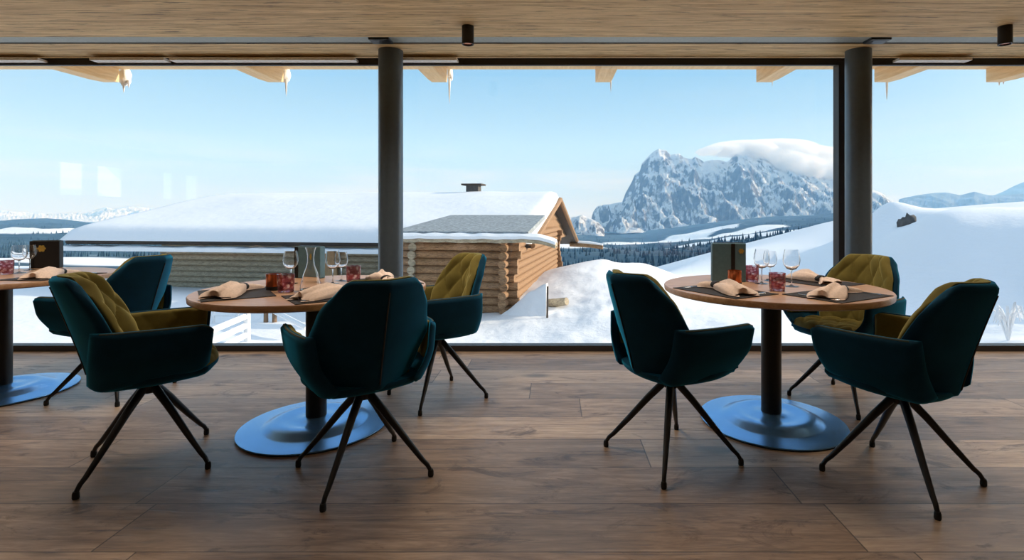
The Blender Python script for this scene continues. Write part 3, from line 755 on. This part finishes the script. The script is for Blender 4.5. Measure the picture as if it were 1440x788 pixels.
# timber roof deck
prof = [(-.0, EZ), (YR, RZ), (YF, BZ)]
v = [(x, y, z + dz) for x in (XLc, 0) for dz in (0, -.16) for y, z in prof]
MB().add(v, [(0, 1, 4, 3), (1, 2, 5, 4), (6, 9, 10, 7), (7, 10, 11, 8), (0, 6, 7, 1), (1, 7, 8, 2), (3, 4, 10, 9), (4, 5, 11, 10), (0, 3, 9, 6), (2, 8, 11, 5)]).build('roof', 'dark_wood', cab, False)
# thick snow on the roof
nxs, nys = 90, 60
def snow_top(i, j):
    x = XLc - .05 + (.1 - XLc) * i / (nxs - 1); y = -.25 + (YF + .3) * j / (nys - 1)
    e = min(1, i / 2.5, (nxs - 1 - i) / 2.5, j / 2.2, (nys - 1 - j) / 2.2); e = math.sqrt(max(0, 1 - (1 - e) ** 2))
    rz_ = roof_z(max(0, y)) - .45 * math.exp(-((y - YR) / 1.3) ** 2) * .35
    return Vector((x, y, rz_ + .02 + .52 * e + .05 * noise.noise(Vector((x * .35, y * .35, 1))) * e))
def snow_bot(i, j):
    p = snow_top(i, j); return Vector((p.x, p.y, roof_z(max(0, p.y)) + .005))
MB().sheet(lambda s, t: snow_top(s * (nxs - 1), t * (nys - 1)), lambda s, t: snow_bot(s * (nxs - 1), t * (nys - 1)), nxs - 1, nys - 1).build('roof_snow', 'roof_snow', cab, angle=70)
# lower snow ledge and gutter board along the front eave
MB().sheet(lambda s, t: Vector((XLc - .1 + (16.6) * s, -.35 + .55 * t, EZ - .26 + .05 * t + .05 * noise.noise(Vector((s * 30, t, 0))))), lambda s, t: Vector((XLc - .1 + 16.6 * s, -.35 + .55 * t, EZ - .42 + .05 * t)), 80, 4).build('eave_snow', 'roof_snow', cab)
MB().box((XLc / 2 - 1.8, 0, EZ - .07), (16.6, .10, .10)).build('eave_board', 'dark_wood', cab, False, .01)
def logwall(x0, x1, y, z0, z1, axis, n, over, rnd):
    m = MB(); h = (z1 - z0) / n
    for k in range(n):
        z = z0 + h * (k + .5); r = h * .54
        o1, o2 = over * random.uniform(.6, 1.25), over * random.uniform(.6, 1.25)
        p = [(x0 - o1, y, z), (x0 + (x1 - x0) * .4, y + random.uniform(-.02, .02), z), (x1 + o2, y, z)]
        if axis == 'y': p = [(b, a, c) for a, b, c in p]
        m.tube(p, [r * random.uniform(.92, 1.05) for _ in p], 12)
    return m
GZ = -2.3
# main long wall in shade, right wall under the gable, annex walls
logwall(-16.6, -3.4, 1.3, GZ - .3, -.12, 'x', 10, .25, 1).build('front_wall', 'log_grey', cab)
logwall(-2.9, 9.3, -.30, GZ, .42, 'y', 11, .45, 2).build('side_wall', 'log', cab)
logwall(-3.45, -.30, -2.85, GZ, .45, 'x', 11, .42, 3).build('annex_wall', 'log', cab)
logwall(-2.7, 1.3, -3.4, GZ, .42, 'y', 11, .35, 4).build('annex_side_wall', 'log_grey', cab)
logwall(-16.4, -.3, 9.3, GZ - .6, .25, 'x', 11, .3, 5).build('cross_wall', 'log', cab)
# annex roof: mottled grey slope with a snow rim
MB().sheet(lambda s, t: Vector((-3.75 + 4.35 * s - .35 * t * s, -3.75 + 5.6 * t, .50 + .50 * t + .10)), lambda s, t: Vector((-3.75 + 4.35 * s - .35 * t * s, -3.75 + 5.6 * t, .44 + .50 * t)), 8, 8).build('annex_roof', 'grey_roof', cab, False)
def rim(s, t):
    sag = -.16 * max(0, (s - .86) / .14) ** 2
    return Vector((-4.1 + 5.55 * s, -4.0 + .5 * t, .47 + sag + .08 * math.sin(math.pi * t) + .03 * noise.noise(Vector((s * 14, t * 2, 2)))))
MB().sheet(rim, lambda s, t: rim(s, t) - Vector((0, 0, .09)), 60, 6).build('annex_eave_snow', 'roof_snow', cab)
MB().sheet(lambda s, t: rim(s, t) - Vector((0, -.05, .10)), lambda s, t: rim(s, t) - Vector((0, -.05, .2)), 40, 3).build('annex_eave_log', 'log_grey', cab)
# gable boards and verge
m = MB(); gx = -.55; ny_ = 9
zz = -.35; k = 0
while zz < RZ - .25:
    zt_ = zz + .42
    y0 = max(.4, YR * (zz + .25 - EZ) / (RZ - EZ)); y1 = YR + (RZ - .2 - zz) / (RZ - BZ) * (YF - YR)
    y0b = max(.4, YR * (zt_ + .2 - EZ) / (RZ - EZ)); y1b = max(y0b + .05, YR + (RZ - .2 - zt_) / (RZ - BZ) * (YF - YR)); y0b = min(y0b, y1b - .02)
    m.add([(gx + .06, y0, zz), (gx + .06, y1, zz), (gx - .02, y1b, zt_), (gx - .02, y0b, zt_), (gx - .1, y0, zz), (gx - .1, y1, zz), (gx - .1, y1b, zt_), (gx - .1, y0b, zt_)],
          [(0, 1, 2, 3), (7, 6, 5, 4), (0, 4, 5, 1), (1, 5, 6, 2), (2, 6, 7, 3), (3, 7, 4, 0)]); zz += .40
m.build('gable', 'log', cab, False)
for a, b in (((0, EZ), (YR, RZ)), ((YR, RZ), (YF, BZ))):
    MB().tube([(.03, a[0], a[1] - .06), (.03, (a[0] + b[0]) / 2, (a[1] + b[1]) / 2 - .06), (.03, b[0], b[1] - .06)], [.13, .13, .13], 8).build('verge_log', 'log', cab)
b_ = MB().tube([(-.5, YF - .6, BZ - .15), (.9, YF - .6, BZ - .22), (1.9, YF - .7, BZ - .35)], [.17, .16, .14], 10).build('purlin', 'log', cab)
MB().tube([(.1, YF - .6, BZ + .02), (.9, YF - .6, BZ - .02), (1.9, YF - .7, BZ - .16)], [.16, .19, .12], 10, squash=.6).build('purlin_snow', 'roof_snow', b_)
# chimney slab, plank door
ch = MB().box((-4.9, YR + .4, RZ + .52), (.7, .6, .5)).build('chimney', 'stone', cab, False, .02)
MB().box((-4.9, YR + .4, RZ + .80), (1.15, .95, .09)).build('chimney_cap', 'dark_wood', ch, False, .01)
MB().box((-8.9, 1.02, -1.15), (1.05, .08, 1.5)).build('door', 'plank_door', cab, False, .01)

# ------------------------------------------------------------------ small things outside
# white railing below the terrace
fe = empty('railing', (0, 0, 0)); tag(fe, 'white wooden railing sloping down in the snow, seen under the left table', 'railing')
yq = 12.6
def rail(a, b, r, nm, pr, ya=yq, yb=yq): MB().tube([P(*a, ya), P(*b, yb)], r, 8).build(nm, 'white_paint', pr)
for (a, b) in (((262, 480), (346, 445)), ((275, 491), (346, 458)), ((290, 500), (346, 471))): rail(a, b, 0.072, 'rail', fe, 10.6, yq)
MB().box(P(347.5, 468, yq), (.11, .11, 1.25)).build('post', 'white_paint', fe, False, .01)
MB().box(P(278, 486, 11.2), (.1, .1, 1.0)).build('post', 'white_paint', fe, False, .01)
fb = empty('railing', (0, 0, 0)); tag(fb, 'thin white railing farther back, above the sloping railing under the left table', 'railing')
rail((262, 443), (335, 444), .035, 'rail', fb, 15, 15); rail((262, 455), (335, 456), .03, 'rail', fb, 15, 15)
for px in (266, 300, 334): MB().box(P(px, 450, 15), (.07, .07, .7)).build('post', 'white_paint', fb, False, .006)
bd = MB().tube([P(384, 437, 14.5), P(432, 462, 12.8)], .07, 8).build('snowy_beam', 'white_paint'); tag(bd, 'snow white sloping beam under the left table, beside the table pole', 'beam')
for px, lb in ((374, 'brown wooden post in the snow behind the railing, left of its pair'), (386, 'brown wooden post in the snow behind the railing, right of its pair')):
    p = P(px, 452, 15.2); o = MB().tube([p + Vector((0, 0, -.45)), p + Vector((0, 0, .0)), p + Vector((0, 0, .32))], [.07, .065, .06], 10).build('wooden_post', 'post_wood'); tag(o, lb, 'post', 'wooden posts in the snow')
# snow drift leaning on the log side wall, with a dark stake and a log end beside it
def drift(s, t):
    top = [(702, 446), (722, 430), (745, 410), (768, 399), (771, 402)]
    x = 702 + 66 * s; y0 = np.interp(x, [p[0] for p in top], [p[1] for p in top]); y1 = 468 - 8 * s
    q = P(x, y0 + (y1 - y0) * t, 16.2 - .9 * t); q.z += .05 * noise.noise(Vector((s * 6, t * 4, 3))); return q
o = MB().sheet(drift, lambda s, t: drift(s, t) + Vector((.05, .5, -.05)), 24, 14).build('snow_drift', 'snow', angle=80)
tag(o, 'sloping snow drift in shade against the sunlit log wall of the cabin', 'snow drift')
a_, b_ = P(770, 403, 15.5), P(769.5, 455, 15.1)
tag(MB().tube([a_, a_.lerp(b_, .5), b_], .03, 8).build('wooden_stake', 'dark_wood'), 'thin dark stake at the right end of the shaded snow drift', 'stake')
a_, b_ = P(772, 427, 16.6), P(797, 424, 16.2)
tag(MB().tube([a_, a_.lerp(b_, .5), b_], [.14, .13, .12], 12).build('log', 'log_grey'), 'single log end poking out of the snow right of the thin stake', 'log')
# frosted shrub right, rock on the hill
sh = empty('frosted_shrub', P(1418, 474, 11.2)); tag(sh, 'frost covered shrub with white drooping twigs at the right edge, behind the chair', 'shrub')
for k in range(16):
    a = random.uniform(0, 6.28); r = random.uniform(.12, .42); h = random.uniform(.4, .75)
    MB().tube([(0, 0, -.1), (r * .4 * math.cos(a), r * .4 * math.sin(a), h * .7), (r * .9 * math.cos(a), r * .9 * math.sin(a), h), (r * 1.3 * math.cos(a), r * 1.3 * math.sin(a), h * .55)], [.02, .024, .026, .01], 7).build('twig', 'snow', sh)
for k, (px, py, rx, rz_, lb) in enumerate(((1277, 318, .5, .62, 'dark rock showing through the snow of the right hill, larger of two'), (1258, 331, .2, .13, 'small dark rock below the larger one on the right hill'))):
    o = lump(P(px, py, 29), (rx, .4, rz_), k * 4.2, 'rock', 3, .5, 'stone'); tag(o, lb, 'rock', 'rocks on the hill')
# haze in the valley
hz = NT('valley_haze'); vsn = hz.n('ShaderNodeVolumeScatter'); vsn.inputs['Color'].default_value = (.28, .58, 1, 1); vsn.inputs['Density'].default_value = HAZE; vsn.inputs['Anisotropy'].default_value = .0
hz.l(vsn.outputs[0], hz.out.inputs['Volume'])
if HAZE:
    M['haze'] = hz.m
    o = MB().box((0, 5000, 400), (24000, 9560, 1800)).build('valley_haze', 'haze', smooth=False); o['kind'] = 'stuff'; tag(o, 'thin blue haze hanging over the valley', 'haze')

# ------------------------------------------------------------------ light
sd = bpy.data.lights.new('sun', 'SUN'); sd.energy = SUN; sd.angle = R(.8); sd.color = (1, .93, .81)
so = bpy.data.objects.new('sun', sd); C.objects.link(so)
so.rotation_euler = Vector((-.94, -.15, -.305)).to_track_quat('-Z', 'Y').to_euler()
wd = bpy.data.worlds.new('sky'); bpy.context.scene.world = wd; wd.use_nodes = True; nt = wd.node_tree; nt.nodes.clear()
class WN(NT):
    def __init__(s, t): s.t = t
w = WN(nt); tc = w.n('ShaderNodeTexCoord'); sp = w.n('ShaderNodeSeparateXYZ'); w.l(tc.outputs['Generated'], sp.inputs[0])
z = sp.outputs[2]
k = SKYHI
col = w.ramp(z, [(0, (.88, .92, .93)), (.035, (.72, .85, .93)), (.09, (.57, .79, .93)), (.16, (.45, .70, .91)), (.27, (.26, .55, .87)), (.45, (.25 * k, .50 * k, .80 * k)), (.7, (.42 * k, .55 * k, .72 * k)), (1, (.45 * k, .56 * k, .70 * k))])
mp = w.n('ShaderNodeMapping'); mp.inputs['Scale'].default_value = (1.2, 1.2, 9); w.l(tc.outputs['Generated'], mp.inputs[0])
n1 = w.noise(mp.outputs[0], 2.3, 6, .55, .3)
band = w.ramp(z, [(0, (1, 1, 1)), (.06, (.8, .8, .8)), (.13, (.12, .12, .12)), (.3, (.05, .05, .05))])
cl = w.math('MULTIPLY', w.ramp(n1, [(.48, (0, 0, 0)), (.66, (1, 1, 1))]), band)
col = w.mix(w.math('MULTIPLY', cl, .8), col, (.95, .94, .92, 1))
sd_ = Vector((.94, .15, .305)).normalized()
vd = w.n('ShaderNodeVectorMath', operation='DOT_PRODUCT'); nm = w.n('ShaderNodeVectorMath', operation='NORMALIZE'); w.l(tc.outputs['Generated'], nm.inputs[0]); w.l(nm.outputs[0], vd.inputs[0]); vd.inputs[1].default_value = sd_
ang = w.math('ARCCOSINE', w.math('MINIMUM', vd.outputs['Value'], 1.0))
gl = w.math('MULTIPLY', w.math('EXPONENT', w.math('MULTIPLY', w.math('POWER', w.math('DIVIDE', ang, R(22)), 2), -1)), GLOW)
gc = w.n('ShaderNodeVectorMath', operation='SCALE'); gc.inputs[0].default_value = (1, .96, .9); w.l(gl, gc.inputs['Scale'])
col = w.mix(1.0, col, gc.outputs[0], 'ADD')
bg = w.n('ShaderNodeBackground'); w.l(col, bg.inputs[0]); bg.inputs[1].default_value = 1
wo = w.n('ShaderNodeOutputWorld'); w.l(bg.outputs[0], wo.inputs[0])

sc = bpy.context.scene
sc.view_settings.view_transform = 'Standard'; sc.view_settings.look = 'None'; sc.view_settings.gamma = 1; sc.view_settings.exposure = EXPO
sc.view_settings.use_curve_mapping = False
sc.cycles.max_bounces = 10; sc.cycles.transparent_max_bounces = 16; sc.cycles.diffuse_bounces = 6; sc.cycles.glossy_bounces = 4
sc.cycles.volume_bounces = 3; sc.cycles.use_denoising = True; sc.cycles.sample_clamp_indirect = 6
sc.cycles.caustics_reflective = False; sc.cycles.caustics_refractive = False
